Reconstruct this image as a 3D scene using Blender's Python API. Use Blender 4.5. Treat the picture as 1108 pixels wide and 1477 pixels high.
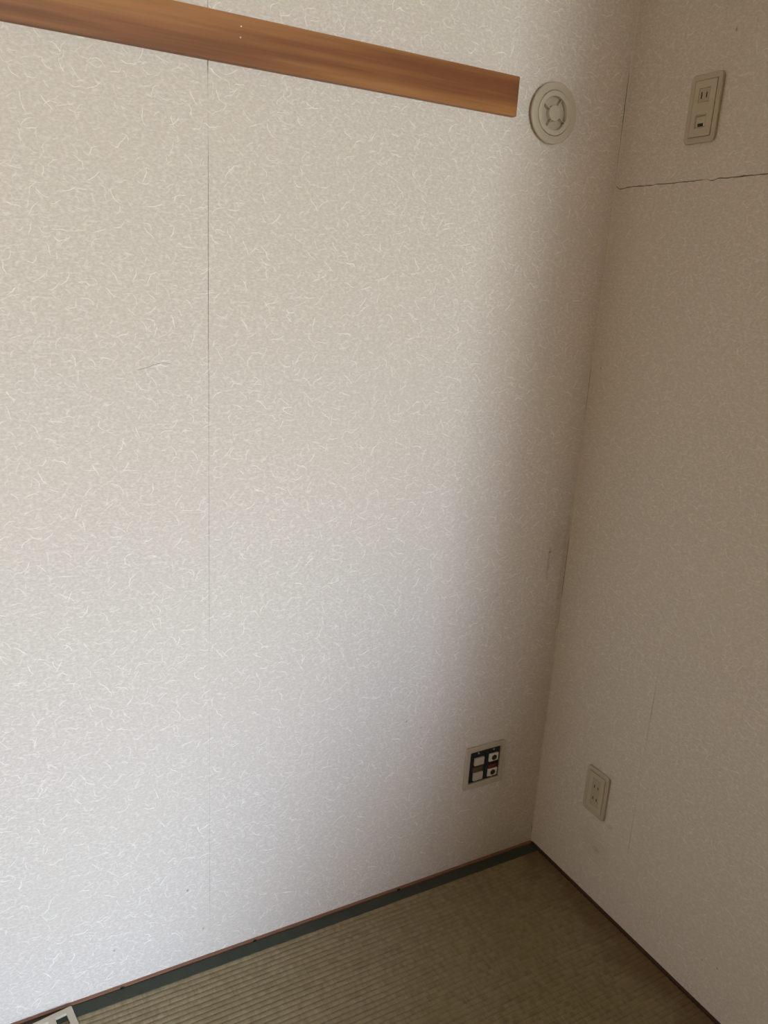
import bpy, bmesh, math, random
from mathutils import Matrix, Vector

# ------------------------------------------------------------------ clear
for o in list(bpy.data.objects):
    bpy.data.objects.remove(o)
SC = bpy.context.scene
COL = SC.collection
random.seed(7)

# ------------------------------------------------------------------ camera
# World: the corner of the room at floor level is the origin.  Left wall = plane y 0
# (room at y < 0), right wall = plane x 0 (room at x < 0), floor = plane z 0.  Metres.
cd = bpy.data.cameras.new('camera')
cam = bpy.data.objects.new('camera', cd)
COL.objects.link(cam)
right = Vector((0.8763425, -0.47811948, 0.05852842))
down = Vector((-0.08352929, -0.27050595, -0.95908779))
fwd = Vector((0.47439084, 0.83560056, -0.27699284))
m = Matrix.Identity(4)
for i in range(3):
    m[i][0] = right[i]
    m[i][1] = -down[i]
    m[i][2] = -fwd[i]
    m[i][3] = (-1.3168483, -1.39318841, 1.44702001)[i]
cam.matrix_world = m
cd.sensor_fit = 'VERTICAL'
cd.sensor_height = 36.0
cd.lens = 1150.289 / 1477.0 * 36.0
cd.clip_start = 0.01
SC.camera = cam

# ------------------------------------------------------------------ world, daylight, exposure
SC.view_settings.view_transform = 'Standard'
SC.view_settings.look = 'None'
SC.view_settings.gamma = 1.0
SC.view_settings.use_curve_mapping = False
SC.view_settings.exposure = 0.0
SKY = 51.0
SC.cycles.use_adaptive_sampling = True
SC.cycles.adaptive_threshold = 0.12
SC.cycles.max_bounces = 7
SC.cycles.diffuse_bounces = 4
w = bpy.data.worlds.new('hazy_sky')
SC.world = w
w.use_nodes = True
nt = w.node_tree
bg = nt.nodes['Background']
tc = nt.nodes.new('ShaderNodeTexCoord')
sp = nt.nodes.new('ShaderNodeSeparateXYZ')
mr = nt.nodes.new('ShaderNodeMapRange')
rp = nt.nodes.new('ShaderNodeValToRGB')
nt.links.new(tc.outputs['Generated'], sp.inputs[0])
nt.links.new(sp.outputs['Z'], mr.inputs['Value'])
mr.inputs['From Min'].default_value = -1
mr.inputs['From Max'].default_value = 1
nt.links.new(mr.outputs[0], rp.inputs[0])
for pos, colr in ((0.48, (0.585, 0.60, 0.625, 1)),       # ground: pale paving and plants
                  (0.51, (0.64, 0.66, 0.69, 1)),       # low houses and trees in haze
                  (0.56, (0.71, 0.755, 0.84, 1)),
                  (0.61, (0.93, 1.08, 1.42, 1))):       # open sky
    e = rp.color_ramp.elements.new(pos)
    e.color = colr
for e in (rp.color_ramp.elements[-1], rp.color_ramp.elements[0]):
    rp.color_ramp.elements.remove(e) if e.position in (0.0, 1.0) else None
nt.links.new(rp.outputs[0], bg.inputs['Color'])
bg.inputs['Strength'].default_value = SKY

ROOM_X, ROOM_Y, ROOM_Z = -3.6, -3.5, 2.42
WIN1 = (-1.80, -0.76, 0.40, 2.0)        # narrow window in the wall behind: x0 x1 z0 z1
FILL_WIN = (-1.58, -1.36, 1.00, 1.90)       # unseen opening added in the far side wall for fill light: y0 y1 z0 z1


def portal(name, loc, sx, sy, rot):
    l = bpy.data.lights.new(name, 'AREA')
    l.shape = 'RECTANGLE'
    l.size, l.size_y = sx, sy
    l.cycles.is_portal = True
    o = bpy.data.objects.new(name, l)
    o.location = loc
    o.rotation_euler = rot
    COL.objects.link(o)


portal('daylight_portal_back', ((WIN1[0] + WIN1[1]) / 2, ROOM_Y - 0.11, (WIN1[2] + WIN1[3]) / 2),
       WIN1[1] - WIN1[0], WIN1[3] - WIN1[2], (math.radians(90), 0, 0))
portal('fill_portal_side', (ROOM_X - 0.11, (FILL_WIN[0] + FILL_WIN[1]) / 2, (FILL_WIN[2] + FILL_WIN[3]) / 2),
       FILL_WIN[1] - FILL_WIN[0], FILL_WIN[3] - FILL_WIN[2], (math.radians(90), 0, math.radians(-90)))


# ------------------------------------------------------------------ node helpers
class NT:
    def __init__(self, name):
        self.mat = bpy.data.materials.new(name)
        self.mat.use_nodes = True
        self.t = self.mat.node_tree
        self.p = self.t.nodes['Principled BSDF']

    def n(self, kind, **kw):
        x = self.t.nodes.new(kind)
        for k, v in kw.items():
            setattr(x, k, v)
        return x

    def link(self, a, b):
        self.t.links.new(a, b)

    def put(self, sock, v):
        if hasattr(v, 'is_output') or isinstance(v, bpy.types.NodeSocket):
            self.link(v, sock)
        else:
            sock.default_value = v

    def math(self, op, a, b=0.0, c=0.0, clamp=False):
        x = self.n('ShaderNodeMath', operation=op, use_clamp=clamp)
        self.put(x.inputs[0], a)
        self.put(x.inputs[1], b)
        self.put(x.inputs[2], c)
        return x.outputs[0]

    def vmath(self, op, a, b=(0, 0, 0), out=0):
        x = self.n('ShaderNodeVectorMath', operation=op)
        self.put(x.inputs[0], a)
        self.put(x.inputs[1], b)
        return x.outputs[out]

    def step(self, v, lo, hi, a=0.0, b=1.0):
        x = self.n('ShaderNodeMapRange', interpolation_type='SMOOTHSTEP')
        self.put(x.inputs['Value'], v)
        self.put(x.inputs['From Min'], lo)
        self.put(x.inputs['From Max'], hi)
        x.inputs['To Min'].default_value = a
        x.inputs['To Max'].default_value = b
        return x.outputs[0]

    def noise(self, v, scale, detail=2.0, rough=0.5, out='Fac'):
        x = self.n('ShaderNodeTexNoise')
        self.put(x.inputs['Vector'], v)
        x.inputs['Scale'].default_value = scale
        x.inputs['Detail'].default_value = detail
        x.inputs['Roughness'].default_value = rough
        return x.outputs[out]

    def mix(self, f, a, b, mode='MIX'):
        x = self.n('ShaderNodeMix', data_type='RGBA', blend_type=mode)
        self.put(x.inputs[0], f)
        self.put(x.inputs[6], a)
        self.put(x.inputs[7], b)
        return x.outputs[2]

    def obj(self):
        return self.n('ShaderNodeTexCoord').outputs['Object']

    def bump(self, h, strength, dist):
        x = self.n('ShaderNodeBump')
        x.inputs['Strength'].default_value = strength
        x.inputs['Distance'].default_value = dist
        self.put(x.inputs['Height'], h)
        self.link(x.outputs[0], self.p.inputs['Normal'])


def c4(r, g, b):
    return (r, g, b, 1.0)


def plain(name, col, rough=0.5, metal=0.0, var=0.04, scale=60.0):
    """painted / moulded surface: one colour with a faint mottle"""
    k = NT(name)
    f = k.noise(k.obj(), scale, 3.0)
    lo = c4(*[max(0, x * (1 - var * 2)) for x in col])
    hi = c4(*[min(1, x * (1 + var * 2)) for x in col])
    k.link(k.mix(f, lo, hi), k.p.inputs['Base Color'])
    k.p.inputs['Roughness'].default_value = rough
    k.p.inputs['Metallic'].default_value = metal
    return k.mat


def fibre_layer(k, P, scale, half, width, off, bend, thr):
    """short curved paper fibres: one stroke in each random cell (P in metres)"""
    Q = k.vmath('ADD', k.vmath('SCALE', P), (off, off * 1.7, 0))
    Q.node.inputs[0].links[0].from_node.inputs['Scale'].default_value = scale
    v = k.n('ShaderNodeTexVoronoi', voronoi_dimensions='2D', feature='F1')
    v.inputs['Scale'].default_value = 1.0
    k.link(Q, v.inputs['Vector'])
    L = k.vmath('SUBTRACT', Q, v.outputs['Position'])
    s = k.n('ShaderNodeSeparateColor')
    k.link(v.outputs['Color'], s.inputs[0])
    # angles lean to the horizontal run of the paper
    a = k.math('MULTIPLY', k.math('SUBTRACT', s.outputs[0], 0.5), 2.7)
    r = k.n('ShaderNodeVectorRotate', rotation_type='Z_AXIS')
    k.link(L, r.inputs['Vector'])
    k.link(a, r.inputs['Angle'])
    q = k.n('ShaderNodeSeparateXYZ')
    k.link(r.outputs[0], q.inputs[0])
    lx, ly = q.outputs[0], q.outputs[1]
    cur = k.math('MULTIPLY', k.math('MULTIPLY', lx, lx), k.math('MULTIPLY', k.math('SUBTRACT', s.outputs[1], 0.5), bend))
    d = k.math('ABSOLUTE', k.math('SUBTRACT', ly, cur))
    A = k.step(d, width * scale * 0.25, width * scale, 1.0, 0.0)
    B = k.step(k.math('ABSOLUTE', lx), half * 0.55, half, 1.0, 0.0)
    C = k.step(s.outputs[2], thr, thr + 0.5)
    return k.math('MULTIPLY', k.math('MULTIPLY', A, B), C)


def wallpaper(name, ax, spots, smears, press):
    """aged ivory paper with pressed white fibres; spots and smears are dirt with its own shape"""
    k = NT(name)
    o = k.n('ShaderNodeSeparateXYZ')
    k.link(k.obj(), o.inputs[0])
    P0 = k.n('ShaderNodeCombineXYZ')
    k.link(o.outputs[ax], P0.inputs[0])
    k.link(o.outputs[2], P0.inputs[1])
    P0 = P0.outputs[0]
    wob = k.vmath('SUBTRACT', k.noise(P0, 55.0, 2.0, 0.5, 'Color'), (0.5, 0.5, 0.5))
    wv = k.vmath('SCALE', wob)
    wv.node.inputs['Scale'].default_value = 0.012
    P = k.vmath('ADD', P0, wv)
    f1 = fibre_layer(k, P, 23.0, 0.34, 0.0010, 3.1, 2.6, 0.15)
    f2 = fibre_layer(k, P, 31.0, 0.38, 0.0009, 17.7, 3.8, 0.20)
    f3 = fibre_layer(k, P, 52.0, 0.40, 0.0011, 41.3, 2.0, 0.10)
    strong = k.math('MAXIMUM', f1, f2)
    weak = k.math('MULTIPLY', f3, 0.55)
    # fine flock, longer along the paper's run
    st = k.vmath('MULTIPLY', P0, (0.55, 1.0, 1.0))
    g = k.noise(st, 300.0, 3.0, 0.65)
    g2 = k.noise(st, 175.0, 2.0, 0.55)
    base = k.mix(k.step(g, 0.3, 0.72), c4(0.590, 0.540, 0.485), c4(0.710, 0.662, 0.606))
    base = k.mix(k.step(g2, 0.50, 0.72, 0.0, 0.65), base, c4(0.790, 0.748, 0.690))
    big = k.noise(P0, 3.0, 2.0)
    base = k.mix(k.step(big, 0.35, 0.7, 0.0, 0.25), base, c4(0.650, 0.605, 0.525))
    fib = k.math('MAXIMUM', strong, weak)
    col = k.mix(k.math('MULTIPLY', fib, press), base, c4(0.90, 0.87, 0.815))
    rough = k.noise(P0, 90.0, 3.0)
    for (u, v, ru, rv, amt) in smears:
        dx = k.math('DIVIDE', k.math('SUBTRACT', o.outputs[ax], u), ru)
        dz = k.math('DIVIDE', k.math('SUBTRACT', o.outputs[2], v), rv)
        d = k.math('SQRT', k.math('ADD', k.math('MULTIPLY', dx, dx), k.math('MULTIPLY', dz, dz)))
        d = k.math('ADD', d, k.math('MULTIPLY', k.math('SUBTRACT', rough, 0.5), 1.3))
        col = k.mix(k.step(d, 0.3, 1.0, amt, 0.0), col, c4(0.22, 0.165, 0.10))
    for (u, v, r) in spots:
        dd = k.vmath('DISTANCE', P, (u, v, 0), out=1)
        col = k.mix(k.step(dd, r * 0.3, r, 0.6, 0.0), col, c4(0.16, 0.11, 0.07))
    k.link(col, k.p.inputs['Base Color'])
    k.p.inputs['Roughness'].default_value = 0.75
    k.p.inputs['Specular IOR Level'].default_value = 0.25
    k.bump(g, 0.2, 0.0005)
    return k.mat


def wood(name, dark, light, axis=0, rough=0.4, sc=1.0):
    k = NT(name)
    s = [26.0 * sc, 26.0 * sc, 26.0 * sc]
    s[axis] = 1.1 * sc
    v = k.vmath('MULTIPLY', k.obj(), tuple(s))
    f = k.noise(v, 1.0, 4.0, 0.55)
    s2 = [260.0, 260.0, 260.0]
    s2[axis] = 6.0
    fine = k.noise(k.vmath('MULTIPLY', k.obj(), tuple(s2)), 1.0, 2.0)
    mixf = k.math('ADD', k.step(f, 0.32, 0.68), k.math('MULTIPLY', k.math('SUBTRACT', fine, 0.5), 0.35), clamp=True)
    k.link(k.mix(mixf, c4(*dark), c4(*light)), k.p.inputs['Base Color'])
    k.p.inputs['Roughness'].default_value = rough
    k.bump(fine, 0.1, 0.0004)
    return k.mat


def tatami(name, pitch, y0):
    """woven rush: strands across the ridges, each ridge its own tone, ageing near the right wall"""
    k = NT(name)
    o = k.n('ShaderNodeSeparateXYZ')
    k.link(k.obj(), o.inputs[0])
    row = k.math('FLOOR', k.math('DIVIDE', k.math('SUBTRACT', o.outputs[1], y0), pitch))
    c = k.n('ShaderNodeCombineXYZ')
    k.link(k.math('MULTIPLY', o.outputs[0], 1.0), c.inputs[0])
    k.link(k.math('MULTIPLY', row, 0.37), c.inputs[1])
    cell = k.noise(k.vmath('MULTIPLY', c.outputs[0], (75.0, 9.0, 1.0)), 1.0, 1.0)
    rush = k.noise(k.vmath('MULTIPLY', c.outputs[0], (520.0, 3.0, 1.0)), 1.0, 1.0)
    broad = k.noise(k.vmath('MULTIPLY', k.obj(), (5.0, 7.0, 1.0)), 1.0, 3.0)
    strand = k.noise(k.vmath('MULTIPLY', k.obj(), (300.0, 5.0, 1.0)), 1.0, 1.0)
    f = k.math('ADD', k.math('MULTIPLY', cell, 0.55), k.math('ADD', k.math('MULTIPLY', rush, 0.25), k.math('MULTIPLY', strand, 0.2)))
    col = k.mix(k.step(f, 0.28, 0.72), c4(0.180, 0.138, 0.069), c4(0.300, 0.247, 0.142))
    col = k.mix(k.step(broad, 0.4, 0.7, 0.0, 0.35), col, c4(0.20, 0.165, 0.070))
    # damp browning along the edge by the right wall
    e = k.math('ADD', o.outputs[0], k.math('MULTIPLY', k.math('SUBTRACT', k.noise(k.obj(), 14.0, 3.0), 0.5), 0.22))
    col = k.mix(k.step(e, -0.13, -0.02, 0.0, 0.7), col, c4(0.125, 0.068, 0.022))
    k.link(col, k.p.inputs['Base Color'])
    k.p.inputs['Roughness'].default_value = 0.6
    k.bump(k.math('ADD', rush, strand), 0.4, 0.0008)
    return k.mat


def cloth(name, col):
    k = NT(name)
    a = k.n('ShaderNodeTexWave', wave_type='BANDS', bands_direction='X')
    b = k.n('ShaderNodeTexWave', wave_type='BANDS', bands_direction='Y')
    for t in (a, b):
        k.link(k.obj(), t.inputs['Vector'])
        t.inputs['Scale'].default_value = 160.0
        t.inputs['Distortion'].default_value = 0.6
    f = k.math('MULTIPLY', a.outputs['Fac'], b.outputs['Fac'])
    n = k.noise(k.obj(), 35.0, 3.0)
    f2 = k.math('ADD', k.math('MULTIPLY', f, 0.4), k.math('MULTIPLY', n, 0.7))
    k.link(k.mix(f2, c4(*[x * 0.65 for x in col]), c4(*[x * 1.3 for x in col])), k.p.inputs['Base Color'])
    k.p.inputs['Roughness'].default_value = 0.85
    k.bump(f, 0.3, 0.0004)
    return k.mat


M = {}
M['paper_left'] = wallpaper('wallpaper_left', 0,
    [(-0.948, 0.186, 0.004), (-0.914, 0.073, 0.003), (-1.10, 0.092, 0.003), (-0.4325, 0.4685, 0.004),
     (-0.389, 0.4416, 0.003), (-0.0592, 0.8423, 0.005), (-0.206, 0.755, 0.003)],
    [(-0.060, 0.815, 0.006, 0.06, 0.28), (-0.040, 0.86, 0.030, 0.07, 0.12), (-0.012, 0.80, 0.010, 0.20, 0.18)], 0.80)
M['paper_right'] = wallpaper('wallpaper_right', 1,
    [(-0.301, 0.2283, 0.004), (-0.2367, 0.2292, 0.003), (-0.5578, 0.1054, 0.003), (-0.5933, 0.1146, 0.003),
     (-0.0289, 1.2862, 0.003), (-0.2563, 1.9238, 0.004)],
    [(-0.2596, 0.2250, 0.012, 0.009, 0.22), (-0.230, 0.140, 0.016, 0.010, 0.22), (-0.225, 0.150, 0.070, 0.060, 0.09)], 0.55)
M['plaster'] = plain('wall_plaster', (0.64, 0.465, 0.285), 0.8, 0, 0.03, 8.0)
M['backing'] = plain('wall_board', (0.20, 0.15, 0.105), 0.9, 0, 0.1, 30.0)
M['ceiling'] = wood('ceiling_board', (0.40, 0.28, 0.155), (0.52, 0.385, 0.23), 0, 0.6)
M['rail'] = wood('rail_wood', (0.185, 0.064, 0.018), (0.395, 0.180, 0.058), 0, 0.55)
M['strip_light'] = wood('strip_wood_pale', (0.19, 0.085, 0.045), (0.28, 0.145, 0.082), 0, 0.5)
M['strip_dark'] = wood('strip_wood_dark', (0.030, 0.011, 0.006), (0.055, 0.020, 0.010), 1, 0.5)
M['ivory'] = plain('ivory_plastic', (0.500, 0.447, 0.345), 0.42, 0, 0.02, 40.0)
M['ivory2'] = plain('ivory_plastic_warm', (0.525, 0.472, 0.365), 0.38, 0, 0.02, 40.0)
M['socket'] = plain('socket_plastic', (0.455, 0.405, 0.285), 0.4, 0, 0.02, 40.0)
M['white'] = plain('white_plastic', (0.72, 0.69, 0.63), 0.4, 0, 0.02, 40.0)
M['black'] = plain('dark_void', (0.012, 0.011, 0.010), 0.7, 0, 0.1, 60.0)
M['steel'] = plain('dark_steel', (0.030, 0.038, 0.038), 0.45, 0.6, 0.25, 200.0)
M['screw'] = plain('zinc_screw', (0.42, 0.42, 0.39), 0.35, 0.8, 0.1, 200.0)
M['brown'] = plain('brown_board', (0.11, 0.065, 0.04), 0.8, 0, 0.1, 90.0)
M['red'] = plain('red_plastic', (0.14, 0.022, 0.015), 0.5, 0, 0.05, 90.0)
M['brass'] = plain('old_brass', (0.13, 0.075, 0.035), 0.4, 0.5, 0.1, 200.0)
M['heri'] = cloth('border_cloth', (0.042, 0.048, 0.033))
M['alu'] = plain('window_aluminium', (0.45, 0.42, 0.38), 0.4, 0.6, 0.03)
PITCH = 0.0125
WEAVE_Y0 = -0.0411
M['tatami'] = tatami('tatami_rush', PITCH, WEAVE_Y0)
M['caulk'] = plain('corner_caulk', (0.66, 0.60, 0.50), 0.7, 0, 0.05, 90.0)


def glass(name, tint):
    gk = NT(name)
    tr = gk.n('ShaderNodeBsdfTransparent')
    gl = gk.n('ShaderNodeBsdfGlossy')
    gl.inputs['Roughness'].default_value = 0.02
    fr = gk.n('ShaderNodeFresnel')
    mx = gk.n('ShaderNodeMixShader')
    tr.inputs[0].default_value = c4(*tint)
    gk.link(fr.outputs[0], mx.inputs[0])
    gk.link(tr.outputs[0], mx.inputs[1])
    gk.link(gl.outputs[0], mx.inputs[2])
    gk.link(mx.outputs[0], gk.t.nodes['Material Output'].inputs['Surface'])
    return gk.mat


M['glass'] = glass('window_glass', (0.93, 0.96, 0.95))
M['glass_fill_warm'] = glass('fill_glass_warm', (0.95, 0.83, 0.66))  # warm tint added to warm the fill light
M['glass_dim'] = glass('window_glass_dim', (0.62, 0.59, 0.55))  # darker pane added to draw out the soft edge of the corner shadow


# ------------------------------------------------------------------ mesh helpers
def link(name, me, mat, parent=None):
    o = bpy.data.objects.new(name, me)
    COL.objects.link(o)
    if mat is not None:
        if not me.materials:
            me.materials.append(M[mat])
    if parent is not None:
        o.parent = parent
    return o


def from_bm(name, bm, mat, parent=None, smooth=False):
    bmesh.ops.recalc_face_normals(bm, faces=bm.faces[:])
    me = bpy.data.meshes.new(name)
    bm.to_mesh(me)
    bm.free()
    if smooth:
        for p in me.polygons:
            p.use_smooth = True
    return link(name, me, mat, parent)


def box(name, x0, x1, y0, y1, z0, z1, mat, parent=None, bevel=0.0):
    bm = bmesh.new()
    add_box(bm, x0, x1, y0, y1, z0, z1)
    if bevel:
        bmesh.ops.bevel(bm, geom=bm.edges[:], offset=bevel, segments=2, affect='EDGES', profile=0.5)
    return from_bm(name, bm, mat, parent)


def add_box(bm, x0, x1, y0, y1, z0, z1):
    r = bmesh.ops.create_cube(bm, size=1.0)
    for v in r['verts']:
        v.co = Vector(((x0 + x1) / 2 + v.co.x * (x1 - x0), (y0 + y1) / 2 + v.co.y * (y1 - y0), (z0 + z1) / 2 + v.co.z * (z1 - z0)))
    return r['verts']


def wall_with_hole(name, a0, a1, h, mk, mat, hole):
    """wall slab a0..a1 x 0..h with one opening; mk(u0,u1,v0,v1) returns box limits"""
    u0, u1, v0, v1 = hole
    bm = bmesh.new()
    for r in ((a0, u0, 0, h), (u1, a1, 0, h), (u0, u1, v1, h), (u0, u1, 0, v0)):
        if r[1] - r[0] > 1e-4 and r[3] - r[2] > 1e-4:
            add_box(bm, *mk(*r))
    return from_bm(name, bm, mat)


def rrect(u0, u1, v0, v1, r, seg=5):
    pts = []
    for (cx, cy, a) in ((u1 - r, v1 - r, 0), (u0 + r, v1 - r, 90), (u0 + r, v0 + r, 180), (u1 - r, v0 + r, 270)):
        for i in range(seg + 1):
            t = math.radians(a + 90.0 * i / seg)
            pts.append((cx + r * math.cos(t), cy + r * math.sin(t)))
    return pts


def circ(cx, cy, r, n=48, a0=0.0, a1=360.0):
    full = abs(a1 - a0 - 360) < 1e-6
    return [(cx + r * math.cos(math.radians(a0 + (a1 - a0) * i / (n if full else n - 1))),
             cy + r * math.sin(math.radians(a0 + (a1 - a0) * i / (n if full else n - 1)))) for i in range(n)]


def plate(name, loops, w0, w1, mat, parent, bevel=0.0, res=2):
    """flat shape with holes: the first loop is the outline, in the local u,v plane, from height w0 to w1"""
    cu = bpy.data.curves.new(name, 'CURVE')
    cu.dimensions = '2D'
    cu.fill_mode = 'BOTH'
    cu.extrude = max((w1 - w0) / 2 - bevel, 1e-6)
    cu.bevel_depth = bevel
    cu.bevel_resolution = res
    cu.offset = -bevel
    for lp in loops:
        s = cu.splines.new('POLY')
        s.points.add(len(lp) - 1)
        for p, q in zip(s.points, lp):
            p.co = (q[0], q[1], 0, 1)
        s.use_cyclic_u = True
    t = bpy.data.objects.new('tmp', cu)
    COL.objects.link(t)
    dg = bpy.context.evaluated_depsgraph_get()
    me = bpy.data.meshes.new_from_object(t.evaluated_get(dg))
    bpy.data.objects.remove(t)
    me.transform(Matrix.Translation((0, 0, (w0 + w1) / 2)))
    me.materials.clear()
    me.name = name
    return link(name, me, mat, parent)


def thing(name, label, cat, loc, rot, group=None):
    o = bpy.data.objects.new(name, None)
    o.empty_display_size = 0.05
    COL.objects.link(o)
    o.location = loc
    o.rotation_euler = rot
    o['label'] = label
    o['category'] = cat
    if group:
        o['group'] = group
    return o


def structure(o):
    o['kind'] = 'structure'
    return o


ON_LEFT = (math.radians(90), 0, 0)                     # local u -> +x, v -> +z, out of the wall -> -y
ON_RIGHT = (math.radians(90), 0, math.radians(-90))    # local u -> -y, v -> +z, out of the wall -> -x

# ------------------------------------------------------------------ room shell
T = 0.12
wall_left = structure(box('wall_left', ROOM_X - T, T, 0.002, T, -0.1, ROOM_Z, 'backing'))
wall_right = structure(box('wall_right', 0.002, T, ROOM_Y - T, 0.002, -0.1, ROOM_Z, 'backing'))
structure(wall_with_hole('wall_back', ROOM_X - T, 0.0, ROOM_Z,
          lambda a, b, c, d: (a, b, ROOM_Y - T, ROOM_Y, c, d), 'plaster', WIN1))
structure(wall_with_hole('wall_far', ROOM_Y, 0.0, ROOM_Z,
          lambda a, b, c, d: (ROOM_X - T, ROOM_X, a, b, c, d), 'plaster', FILL_WIN))
structure(box('ceiling', ROOM_X - T, T, ROOM_Y - T, T, ROOM_Z, ROOM_Z + 0.1, 'ceiling'))
floor = structure(box('floor', ROOM_X - T, 0.0, ROOM_Y - T, 0.0, -0.15, -0.03, 'brown'))
# the rest of the matting away from the corner
box('matting', ROOM_X, -0.009, ROOM_Y, -0.902, -0.03, 0.0, 'tatami', floor)
box('matting', ROOM_X, -1.822, -0.902, -0.009, -0.03, 0.0, 'tatami', floor)

# unseen blockers added to cast the soft corner shadow, one tall and one low
def profile_blocker(name, prof, y0, y1):
    bm = bmesh.new()
    a = [bm.verts.new((x, y0, z)) for x, z in prof]
    b = [bm.verts.new((x, y1, z)) for x, z in prof]
    bm.faces.new(a)
    bm.faces.new(b[::-1])
    n = len(prof)
    for i in range(n):
        bm.faces.new((a[i], b[i], b[(i + 1) % n], a[(i + 1) % n]))
    return structure(from_bm(name, bm, 'plaster'))


profile_blocker('shadow_blocker_tall', [(0.0, 0.0), (0.0, ROOM_Z), (-0.43, ROOM_Z), (-0.465, 1.647), (-0.49, 1.38), (-0.51, 1.15),
                                (-0.52, 0.93), (-0.56, 0.78), (-0.63, 0.55), (-0.70, 0.25), (-0.76, 0.0)], -1.10, -1.17)  # outline shaped to the wanted shadow edge
profile_blocker('shadow_blocker_low', [(0.0, 0.0), (0.0, 1.0), (-0.62, 1.0), (-0.66, 0.945), (-0.75, 0.865), (-0.82, 0.765), (-0.90, 0.61),
                              (-1.05, 0.0)], -1.65, -1.72)


def window(name, hole, mk, bars, panes):
    u0, u1, v0, v1 = hole
    e = bpy.data.objects.new(name, None)
    COL.objects.link(e)
    e['kind'] = 'structure'
    bm = bmesh.new()
    f = 0.035
    for r in ((u0, u0 + f, v0, v1), (u1 - f, u1, v0, v1), (u0 + f, u1 - f, v0, v0 + f), (u0 + f, u1 - f, v1 - f, v1)):
        add_box(bm, *mk(*r, 0.03))
    from_bm('window_frame', bm, 'alu', e)
    for b in bars:
        bm = bmesh.new()
        add_box(bm, *mk(b - 0.015, b + 0.015, v0 + f, v1 - f, 0.028))
        from_bm('mullion', bm, 'alu', e)
    edges = [u0 + f] + [x for b in bars for x in (b - 0.015, b + 0.015)] + [u1 - f]
    for i in range(0, len(edges), 2):
        bm = bmesh.new()
        add_box(bm, *mk(edges[i], edges[i + 1], v0 + f, v1 - f, 0.004))
        from_bm('pane', bm, panes[i // 2], e)


window('window_1', WIN1, lambda a, b, c, d, t: (a, b, ROOM_Y - 0.06 - t / 2, ROOM_Y - 0.06 + t / 2, c, d), [-1.30], ['glass_dim', 'glass'])
window('fill_window', FILL_WIN, lambda a, b, c, d, t: (ROOM_X - 0.06 - t / 2, ROOM_X - 0.06 + t / 2, a, b, c, d), [], ['glass_fill_warm'])  # added opening that lifts the fill on the right wall


# ------------------------------------------------------------------ wallpaper sheets (2 mm proud of the wall board)
def wob(n, seed, amp, s=0.35):
    r = random.Random(seed)
    out, v = [], 0.0
    for i in range(n):
        v = v * (1 - s) + r.uniform(-1, 1) * s
        out.append(v * amp)
    return out


def sheet(poly, mk, mat, parent):
    """poly in wall coordinates (u, z); mk(u, z, w) to world, w = height above the board"""
    bm = bmesh.new()
    top = [bm.verts.new(mk(u, z, 0.002)) for u, z in poly]
    bot = [bm.verts.new(mk(u, z, 0.0)) for u, z in poly]
    bm.faces.new(top)
    n = len(poly)
    for i in range(n):
        bm.faces.new((top[i], bot[i], bot[(i + 1) % n], top[(i + 1) % n]))
    return from_bm('wallpaper_sheet', bm, mat, parent)


def mkL(u, z, w):
    return (u, 0.002 - w, z)


def mkR(u, z, w):
    return (0.002 - w, u, z)


ZT = ROOM_Z - 0.001
NS = 160
zs = [ZT * i / (NS - 1) for i in range(NS)]


def prof(z, table):
    for (z0, a), (z1, b) in zip(table, table[1:]):
        if z0 <= z <= z1:
            return a + (b - a) * (z - z0) / (z1 - z0)
    return table[-1][1]


# the open joint at 0.9 m: nearly closed low down, widest at breast height
gapt = [(0, .0004), (.10, .0003), (.16, .0007), (.30, .0004), (.5, .0003), (.72, .0003), (.80, .0007), (.95, .0008), (1.1, .0006),
        (1.25, .0008), (1.36, .0011), (1.42, .0015), (1.55, .0010), (1.62, .0012), (1.66, .0003), (1.735, .0004), (1.757, .0012), (1.768, .003), (1.77, .003), (1.82, .001), (2.5, .001)]
w1 = wob(NS, 3, 0.0005)
w2 = wob(NS, 4, 0.0003)
sl = [(-0.8992 - 0.62 * prof(z, gapt) / 2 + a, z) for z, a in zip(zs, w1)]
sr = [(-0.8992 + max(0.62 * prof(z, gapt) + b * 1.3, 0.00008) / 2 + a, z) for z, a, b in zip(zs, w1, w2)]
# along the corner the paper edge has pulled away here and there
cgap = [(0, .0012), (.03, .0034), (.05, .0034), (.07, .0014), (.40, .0012), (.60, .0016), (.66, .0030), (.7, .0016), (.74, .0036), (.86, .0036), (.9, .0016),
        (1.08, .0014), (1.20, .0030), (1.27, .0034), (1.32, .0012), (1.6, .0016), (1.75, .0030), (1.82, .0038), (1.88, .0036), (1.92, .0016), (2.5, .0014)]
wc = wob(NS, 5, 0.0006)
cornerL = [(-prof(z, cgap) + a * 0.6, z) for z, a in zip(zs, wc)]
sheet(sr[:1] + [cornerL[0]] + cornerL[1:] + sr[:0:-1], mkL, 'paper_left', wall_left)
sheet([(-1.8003, 0.0)] + sl + [(-1.8003, ZT)], mkL, 'paper_left', wall_left)
sheet([(-2.7003, 0.0), (-1.801, 0.0), (-1.801, ZT), (-2.7003, ZT)], mkL, 'paper_left', wall_left)
sheet([(ROOM_X, 0.0), (-2.701, 0.0), (-2.701, ZT), (ROOM_X, ZT)], mkL, 'paper_left', wall_left)

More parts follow.
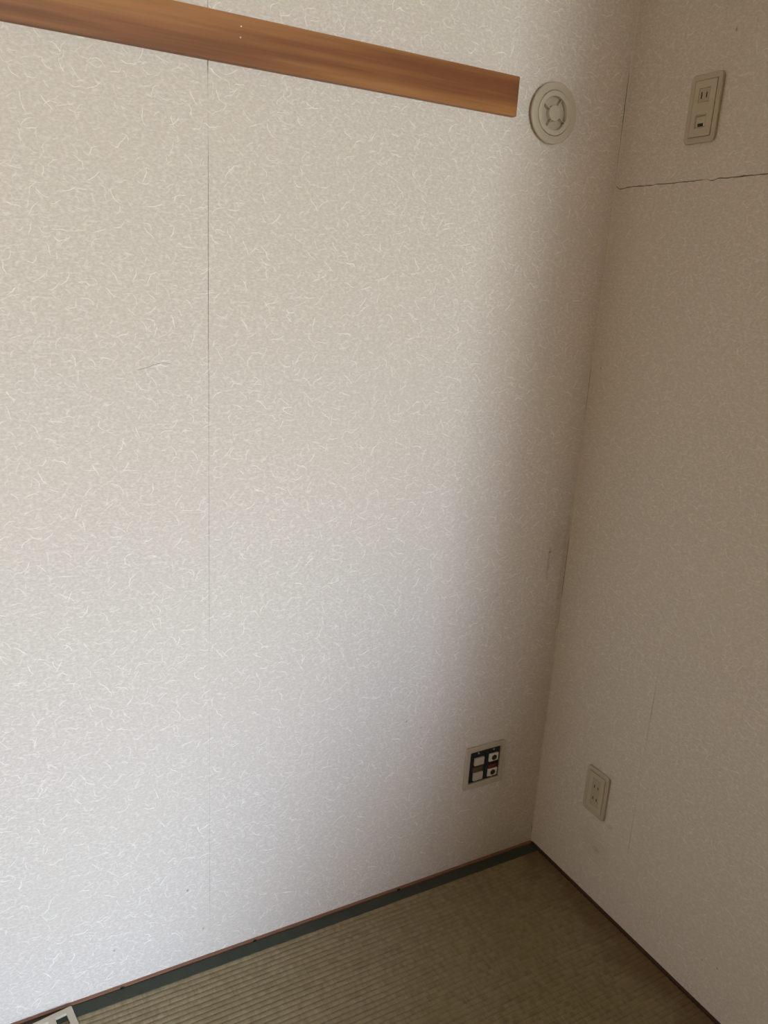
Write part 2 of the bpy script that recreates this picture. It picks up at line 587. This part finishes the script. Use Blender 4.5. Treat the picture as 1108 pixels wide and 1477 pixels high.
# right wall: an upper sheet torn off along a ragged crack, two lower sheets with a tight joint
rc = random.Random(21)
NC = 120
ys = [-0.004 - 0.95 * i / (NC - 1) for i in range(NC)]
lower, upper = [], []
j1, v = [], 0.0
for i, y in enumerate(ys):
    v = v * 0.45 + rc.uniform(-1, 1) * 0.0007
    zc = 1.6700 + v
    if y > -0.010:
        zc += 0.004
    elif y > -0.030:
        zc -= 0.0035 * (1 - abs((y + 0.018) / 0.012))
    g = 0.0017
    if y < -0.30:
        g = 0.0020
    if -0.250 < y < -0.232:
        g = 0.0002
    if -0.262 < y < -0.250:
        g, zc = 0.0016, zc - 0.0028
    lower.append((y, zc - g / 2 + rc.uniform(-1, 1) * 0.0003))
    upper.append((y, zc + g / 2 + rc.uniform(-1, 1) * 0.0003))
CU = -0.0022
JY = -0.3235
up = [(CU, ZT), (CU, upper[0][1])] + upper + [(ROOM_Y, 1.672), (ROOM_Y, ZT)]
sheet(up, mkR, 'paper_right', wall_right)
zl = [1.66 * i / 119 for i in range(120)]
wj = wob(120, 8, 0.0007)
jg = [(0, .0003), (.05, .0006), (.10, .0004), (.12, .0001), (.19, .0001), (.22, .0009), (.28, .0007), (.32, .0003), (.45, .0001), (.52, .0005),
      (.56, .0007), (.60, .0008), (.62, .0002), (.65, .0006), (.68, .0003), (.70, .00006), (1.7, .00006)]
jl = [(JY + prof(z, jg) / 2 + a, z) for z, a in zip(zl, wj)]
jr = [(JY - prof(z, jg) / 2 - 0.00003 + a, z) for z, a in zip(zl, wj)]
lowA = [q for q in lower if q[0] > JY + 0.002]
lowB = [q for q in lower if q[0] < JY - 0.002]
zj = lowA[-1][1]
sheet([(CU, 0.0), (CU, lowA[0][1])] + lowA + [(JY + 0.0001, zj)] + jl[::-1], mkR, 'paper_right', wall_right)
sheet(jr + [(JY - 0.0001, zj)] + lowB + [(ROOM_Y, 1.668), (ROOM_Y, 0.0)], mkR, 'paper_right', wall_right)

# thin bead of filler down the corner
bm = bmesh.new()
wb = wob(NS, 11, 0.0006)
ring = []
for z, a in zip(zs, wb):
    s = 0.0024 + a
    ring.append([bm.verts.new(q) for q in ((0.0019, 0.0019, z), (-0.0005, 0.0019, z), (-s, -0.0004, z), (-0.0004, -s * 1.25, z), (0.0019, -0.0008, z))])
for a, b in zip(ring, ring[1:]):
    for i in range(5):
        bm.faces.new((a[i], a[(i + 1) % 5], b[(i + 1) % 5], b[i]))
bm.faces.new(ring[0])
bm.faces.new(ring[-1][::-1])
structure(from_bm('trim_3', bm, 'caulk'))

# a dark hair-thin scratch left of the joint
cu = bpy.data.curves.new('scratch', 'CURVE')
cu.dimensions = '3D'
cu.bevel_depth = 0.0003
cu.bevel_resolution = 1
s = cu.splines.new('POLY')
pts = [(-1.021, 1.2795), (-1.006, 1.2832), (-0.994, 1.2880), (-0.981, 1.2912), (-0.968, 1.2905)]
s.points.add(len(pts) - 1)
for p, (x, z) in zip(s.points, pts):
    p.co = (x, -0.0001, z, 1)
t = bpy.data.objects.new('tmp', cu)
COL.objects.link(t)
me = bpy.data.meshes.new_from_object(t.evaluated_get(bpy.context.evaluated_depsgraph_get()))
bpy.data.objects.remove(t)
link('scratch', me, 'brown', wall_left)

# ------------------------------------------------------------------ wooden strips round the matting
trim_1 = structure(box('trim_1', ROOM_X, 0.0, -0.0078, 0.0, -0.03, 0.0012, 'strip_light', None, 0.0006))
trim_2 = structure(box('trim_2', -0.0075, 0.0, ROOM_Y, -0.0079, -0.03, 0.0030, 'strip_dark', None, 0.0008))
for x in (-1.088, -0.797, -0.422):
    bm = bmesh.new()
    vs = [(-0.0050, -0.0081), (0.0035, -0.0081), (-0.0020, -0.0052)]
    a = [bm.verts.new((x + q[0], q[1], -0.006)) for q in vs]
    b = [bm.verts.new((x + q[0], q[1], 0.00145)) for q in vs]
    bm.faces.new(b)
    bm.faces.new(a[::-1])
    for i in range(3):
        bm.faces.new((a[i], a[(i + 1) % 3], b[(i + 1) % 3], b[i]))
    from_bm('notch', bm, 'black', trim_1)

# ------------------------------------------------------------------ tatami mat
mat_t = thing('tatami_mat', 'worn olive-tan woven rush tatami mat with dark green border cloth along the wall', 'tatami mat', (0, 0, -0.03), (0, 0, 0))
MX0, MX1, MY0, MY1 = -1.82, -0.0088, -0.900, -0.0092
HW = 0.0318


def weave():
    ya, yb = MY1 - HW + 0.003, MY0 + HW - 0.003
    n = int((ya - yb) / PITCH)
    ysv = []
    prof_h = ((0.0, 0.0), (0.10, .62), (0.26, .94), (0.5, 1.0), (0.74, .94), (0.90, .62))
    for i in range(n):
        for f, h in prof_h:
            ysv.append((WEAVE_Y0 + 0.0035 - (i + f) * PITCH, h, i))
    nx = 200
    r = random.Random(5)
    verts, faces = [], []
    lift = [[r.uniform(0.75, 1.08) for _ in range(nx + 1)] for _ in range(n + 1)]
    for (y, h, i) in ysv:
        for k in range(nx + 1):
            x = MX0 + (MX1 - MX0) * k / nx
            wv = 0.0006 * math.sin(x * 9 + i * .2) + 0.0004 * math.sin(x * 31 + 1.3 * i)
            verts.append((x, y + wv * 0.6, 0.030 - 0.0025 + 0.0025 * h * lift[i][k]))
    m_ = len(ysv)
    W = nx + 1
    for j in range(m_ - 1):
        for k in range(nx):
            faces.append((j * W + k, (j + 1) * W + k, (j + 1) * W + k + 1, j * W + k + 1))
    me = bpy.data.meshes.new('weave')
    me.from_pydata(verts, [], faces)
    me.update()
    for p in me.polygons:
        p.use_smooth = True
    return link('weave', me, 'tatami', mat_t)


weave()
box('straw_core', MX0, MX1, MY0 + 0.002, MY1 - 0.002, 0.0, 0.0268, 'brown', mat_t)


def border(y0, y1):
    bm = bmesh.new()
    nx = 120
    r = random.Random(int(abs(y0) * 1000))
    sec = [(y0, 0.0), (y0, 0.0285), (y0 + (y1 - y0) * 0.05, 0.0302), (y0 + (y1 - y0) * 0.5, 0.0306), (y0 + (y1 - y0) * 0.96, 0.0303), (y1, 0.0285)]
    rings = []
    for k in range(nx + 1):
        x = MX0 + (MX1 - MX0) * k / nx
        d = r.uniform(-1, 1) * 0.00025
        e = r.uniform(-1, 1) * 0.0005
        rings.append([bm.verts.new((x, y + (e if i >= 4 else 0), z + (d if i in (2, 3, 4) else 0))) for i, (y, z) in enumerate(sec)])
    for a, b in zip(rings, rings[1:]):
        for i in range(len(sec) - 1):
            bm.faces.new((a[i], a[i + 1], b[i + 1], b[i]))
    bm.faces.new(rings[0])
    bm.faces.new(rings[-1])
    return from_bm('border_cloth', bm, 'heri', mat_t)


border(MY1, MY1 - HW)
border(MY0, MY0 + HW)

# ------------------------------------------------------------------ wooden picture rail
rail = thing('picture_rail', 'long brown wooden rail fixed high across the wallpapered left wall', 'wooden rail', (-0.2934, 0, 1.7694), (0, 0, 0))
bm = bmesh.new()
add_box(bm, ROOM_X + 0.2934, 0.0, -0.0157, 0.0, 0.0, 0.0698)
bmesh.ops.bevel(bm, geom=[e for e in bm.edges if abs(e.verts[0].co.y + 0.0157) < 1e-5 and abs(e.verts[1].co.y + 0.0157) < 1e-5], offset=0.0009, segments=2, affect='EDGES')
from_bm('rail_board', bm, 'rail', rail)
for (x, z) in ((-0.8497, 1.8232), (-0.8507, 1.8074)):
    o = plate('nail_hole', [circ(0, 0, 0.0013, 12)], 0.0, 0.0006, 'caulk', rail)
    o.location = (x + 0.2934, -0.0156, z - 1.7694)
    o.rotation_euler = ON_LEFT

# ------------------------------------------------------------------ round vent
vent = thing('wall_vent', 'round ivory air vent with four-spoke dial beside the wooden rail end', 'vent', (-0.2008, 0.0, 1.7883), ON_LEFT)
R0 = 0.0562
plate('vent_sleeve', [circ(0, 0, 0.0475, 64), circ(0, 0, 0.036, 64)], 0.0, 0.0120, 'ivory', vent)
plate('outer_ring', [circ(0, 0, R0, 72), circ(0, 0, R0 * 0.735, 72)], 0.0105, 0.0165, 'ivory', vent, 0.0016, 3)
dial = plate('dial', [circ(0, 0, R0 * 0.720, 72), circ(0, 0, R0 * 0.55, 72)], 0.008, 0.0173, 'ivory2', vent, 0.0009, 2)
plate('dial_hub', [circ(0, 0, R0 * 0.255, 48)], 0.002, 0.0173, 'ivory2', dial, 0.0008, 2)
plate('vent_backplate', [circ(0, 0, R0 * 0.62, 48)], 0.0004, 0.0065, 'ivory', vent)
for a in (60, 152, 240, 332):
    ca, sa = math.cos(math.radians(a)), math.sin(math.radians(a))
    r0, r1, h = R0 * 0.24, R0 * 0.56, 0.0008
    lp = [(r0 * ca - h * sa, r0 * sa + h * ca), (r0 * ca + h * sa, r0 * sa - h * ca), (r1 * ca + h * sa, r1 * sa - h * ca), (r1 * ca - h * sa, r1 * sa + h * ca)]
    plate('spoke', [lp], 0.0064, 0.0168, 'ivory2', dial)


# ------------------------------------------------------------------ single plates on the right wall (70 x 120 mm)
def slots(parent, spec, w):
    for (u0, u1, v0, v1) in spec:
        plate('slot', [[(u0, v0), (u1, v0), (u1, v1), (u0, v1)]], w - 0.0005, w + 0.0002, 'black', parent)


def wall_plate(t):
    """frame and snap-on cover; origin at the middle of the plate"""
    plate('frame', [rrect(-.0364, .0364, -.0605, .0605, .0085, 7), rrect(-.0255, .0255, -.0495, .0495, .0012, 2)], 0.0, 0.0062, 'ivory', t, 0.0022, 3)
    return t


up_t = thing('wall_socket', 'tall ivory plate with power socket and jack, above the crack in the right wall', 'wall socket',
             (0.0, -0.1762 - 0.0360, 1.7375 + 0.06), ON_RIGHT)
wall_plate(up_t)
S1 = (-.0142, .0115, .0112, .0360)
J1 = (-.0142, .0112, -.0335, -.0105)


def rc_loop(q):
    return [(q[0], q[2]), (q[1], q[2]), (q[1], q[3]), (q[0], q[3])]


plate('cover_plate', [rrect(-.0250, .0250, -.0490, .0490, .001, 2), rc_loop(S1), rc_loop(J1)], 0.0, 0.0066, 'ivory2', up_t, 0.0005, 1)
so = plate('socket_module', [rrect(S1[0] + .0005, S1[1] - .0005, S1[2] + .0005, S1[3] - .0005, .0012, 2)], 0.0, 0.0060, 'socket', up_t, 0.0004, 1)
slots(so, [(-.0090, -.0064, .0172, .0290), (.0030, .0055, .0184, .0280)], 0.0060)
ja = plate('jack_module', [rrect(J1[0] + .0005, J1[1] - .0005, J1[2] + .0005, J1[3] - .0005, .0008, 2),
                           [(-.0125, -.0318), (.0095, -.0318), (.0095, -.0125), (-.0125, -.0125)]], 0.0, 0.0062, 'ivory2', up_t, 0.0003, 1)
plate('jack_cavity', [rc_loop((-.0125, .0095, -.0318, -.0125))], 0.0, 0.0008, 'white', ja)
plate('jack_opening', [rc_loop((-.0086, .0046, -.0304, -.0250))], 0.0008, 0.0048, 'black', ja)
plate('shutter', [rc_loop((-.0122, .0092, -.0258, -.0135))], 0.0030, 0.0054, 'ivory2', ja, 0.0004, 1)
plate('contact_block', [rc_loop((-.0122, -.0088, -.0308, -.0260))], 0.0008, 0.0046, 'white', ja)
plate('contact_block', [rc_loop((.0048, .0092, -.0308, -.0260))], 0.0008, 0.0046, 'white', ja)

lo_t = thing('wall_socket', 'ivory double power socket plate low on the right wall near the floor', 'wall socket',
             (0.0, -0.1698 - 0.0360, 0.2269 + 0.0605), ON_RIGHT)
wall_plate(lo_t)
D1 = (-.0125, .0125, -.0360, .0360)
plate('cover_plate', [rrect(-.0250, .0250, -.0490, .0490, .001, 2), rc_loop(D1)], 0.0, 0.0066, 'ivory2', lo_t, 0.0005, 1)
so = plate('socket_module', [rrect(D1[0] + .0005, D1[1] - .0005, D1[2] + .0005, D1[3] - .0005, .0012, 2)], 0.0, 0.0059, 'socket', lo_t, 0.0004, 1)
slots(so, [(-.0070, -.0046, .0105, .0185), (.0046, .0070, .0112, .0178), (-.0070, -.0046, -.0215, -.0135), (.0046, .0070, -.0208, -.0142)], 0.0059)

# ------------------------------------------------------------------ open double box on the left wall
ob = thing('outlet_box', 'open square ivory outlet frame showing two aerial sockets and blank modules, left wall', 'outlet',
           (-0.2526, 0.0, 0.2311), ON_LEFT)
W, H = 0.118, 0.120


def uv(u0, u1, v0, v1):
    return (u0 / 1000, u1 / 1000, H - v1 / 1000, H - v0 / 1000)


q = uv(13.5, 107, 14, 104.5)
plate('frame', [rrect(0, W, 0, H, .004), rrect(q[0], q[1], q[2], q[3], .002, 2)], 0.0, 0.0068, 'ivory', ob, 0.0018, 3)
plate('box_back', [rc_loop(q)], 0.0, 0.0006, 'black', ob)


def strap(u0, u1):
    """steel mounting bracket: a rectangle round the modules"""
    a = uv(u0, u1, 15.5, 103)
    b = uv(u0 + 10, u1 - 3.0, 28, 99)
    s_ = plate('mounting_bracket', [rrect(*a, .0015, 2), rc_loop(b)], 0.0006, 0.0024, 'steel', ob, 0.0003, 1)
    mu = (a[0] + a[1]) / 2
    for zz in (a[3] - 0.006, a[2] + 0.0035):
        plate('screw', [circ(mu + 0.002, zz, 0.0026, 16)], 0.0024, 0.0036, 'screw', s_, 0.0004, 1)


strap(15, 60)
strap(63, 105.5)
plate('insulation', [rc_loop(uv(27, 57, 62, 77))], 0.0006, 0.0018, 'brown', ob)
for (v0, v1) in ((34, 55), (77, 98)):
    plate('blank_module', [rrect(*uv(28.5, 57, v0, v1), .001, 2)], 0.0006, 0.0062, 'ivory2', ob, 0.0008, 2)
for (v0, v1) in ((33, 54), (76, 97)):
    a = uv(73, 101, v0, v1)
    md = plate('aerial_module', [rrect(*a, .001, 2)], 0.0006, 0.0058, 'white', ob, 0.0006, 2)
    cx, cy = (a[0] + a[1]) / 2 + 0.0005, (a[2] + a[3]) / 2
    plate('connector_ring', [circ(cx, cy, 0.0074, 28), circ(cx, cy, 0.0050, 28)], 0.0058, 0.0072, 'brass', md, 0.0004, 1)
    plate('connector_well', [circ(cx, cy, 0.0051, 24)], 0.0058, 0.0061, 'black', md)
    plate('connector_pin', [circ(cx, cy, 0.0015, 12)], 0.0061, 0.0070, 'brass', md)
plate('red_cap', [rc_loop(uv(74, 99, 65, 75.5))], 0.0006, 0.0045, 'red', ob, 0.0004, 1)

# ------------------------------------------------------------------ loose cover plate on the mat
ang = math.atan2(-0.0101, -0.0695) + math.pi
lp_ = thing('cover_plate', 'loose ivory cover plate with square openings lying on the mat border', 'cover plate', (-1.1893, -0.0135, 0.0012), (0, 0, ang))
# local: the visible corner is the origin, the plate runs to -u and -v
holes = []
for i in range(3):
    for j in range(2):
        u1 = -0.0135 - i * 0.0340
        v1 = -0.0135 - j * 0.050
        holes.append(rrect(u1 - 0.0215, u1, v1 - 0.026, v1, 0.0006, 2))
pl_o = plate('plate_face', [rrect(-0.116, 0, -0.120, 0, 0.003)] + holes, 0.0, 0.0062, 'ivory2', lp_, 0.0012, 3)
bpy.context.view_layer.update()
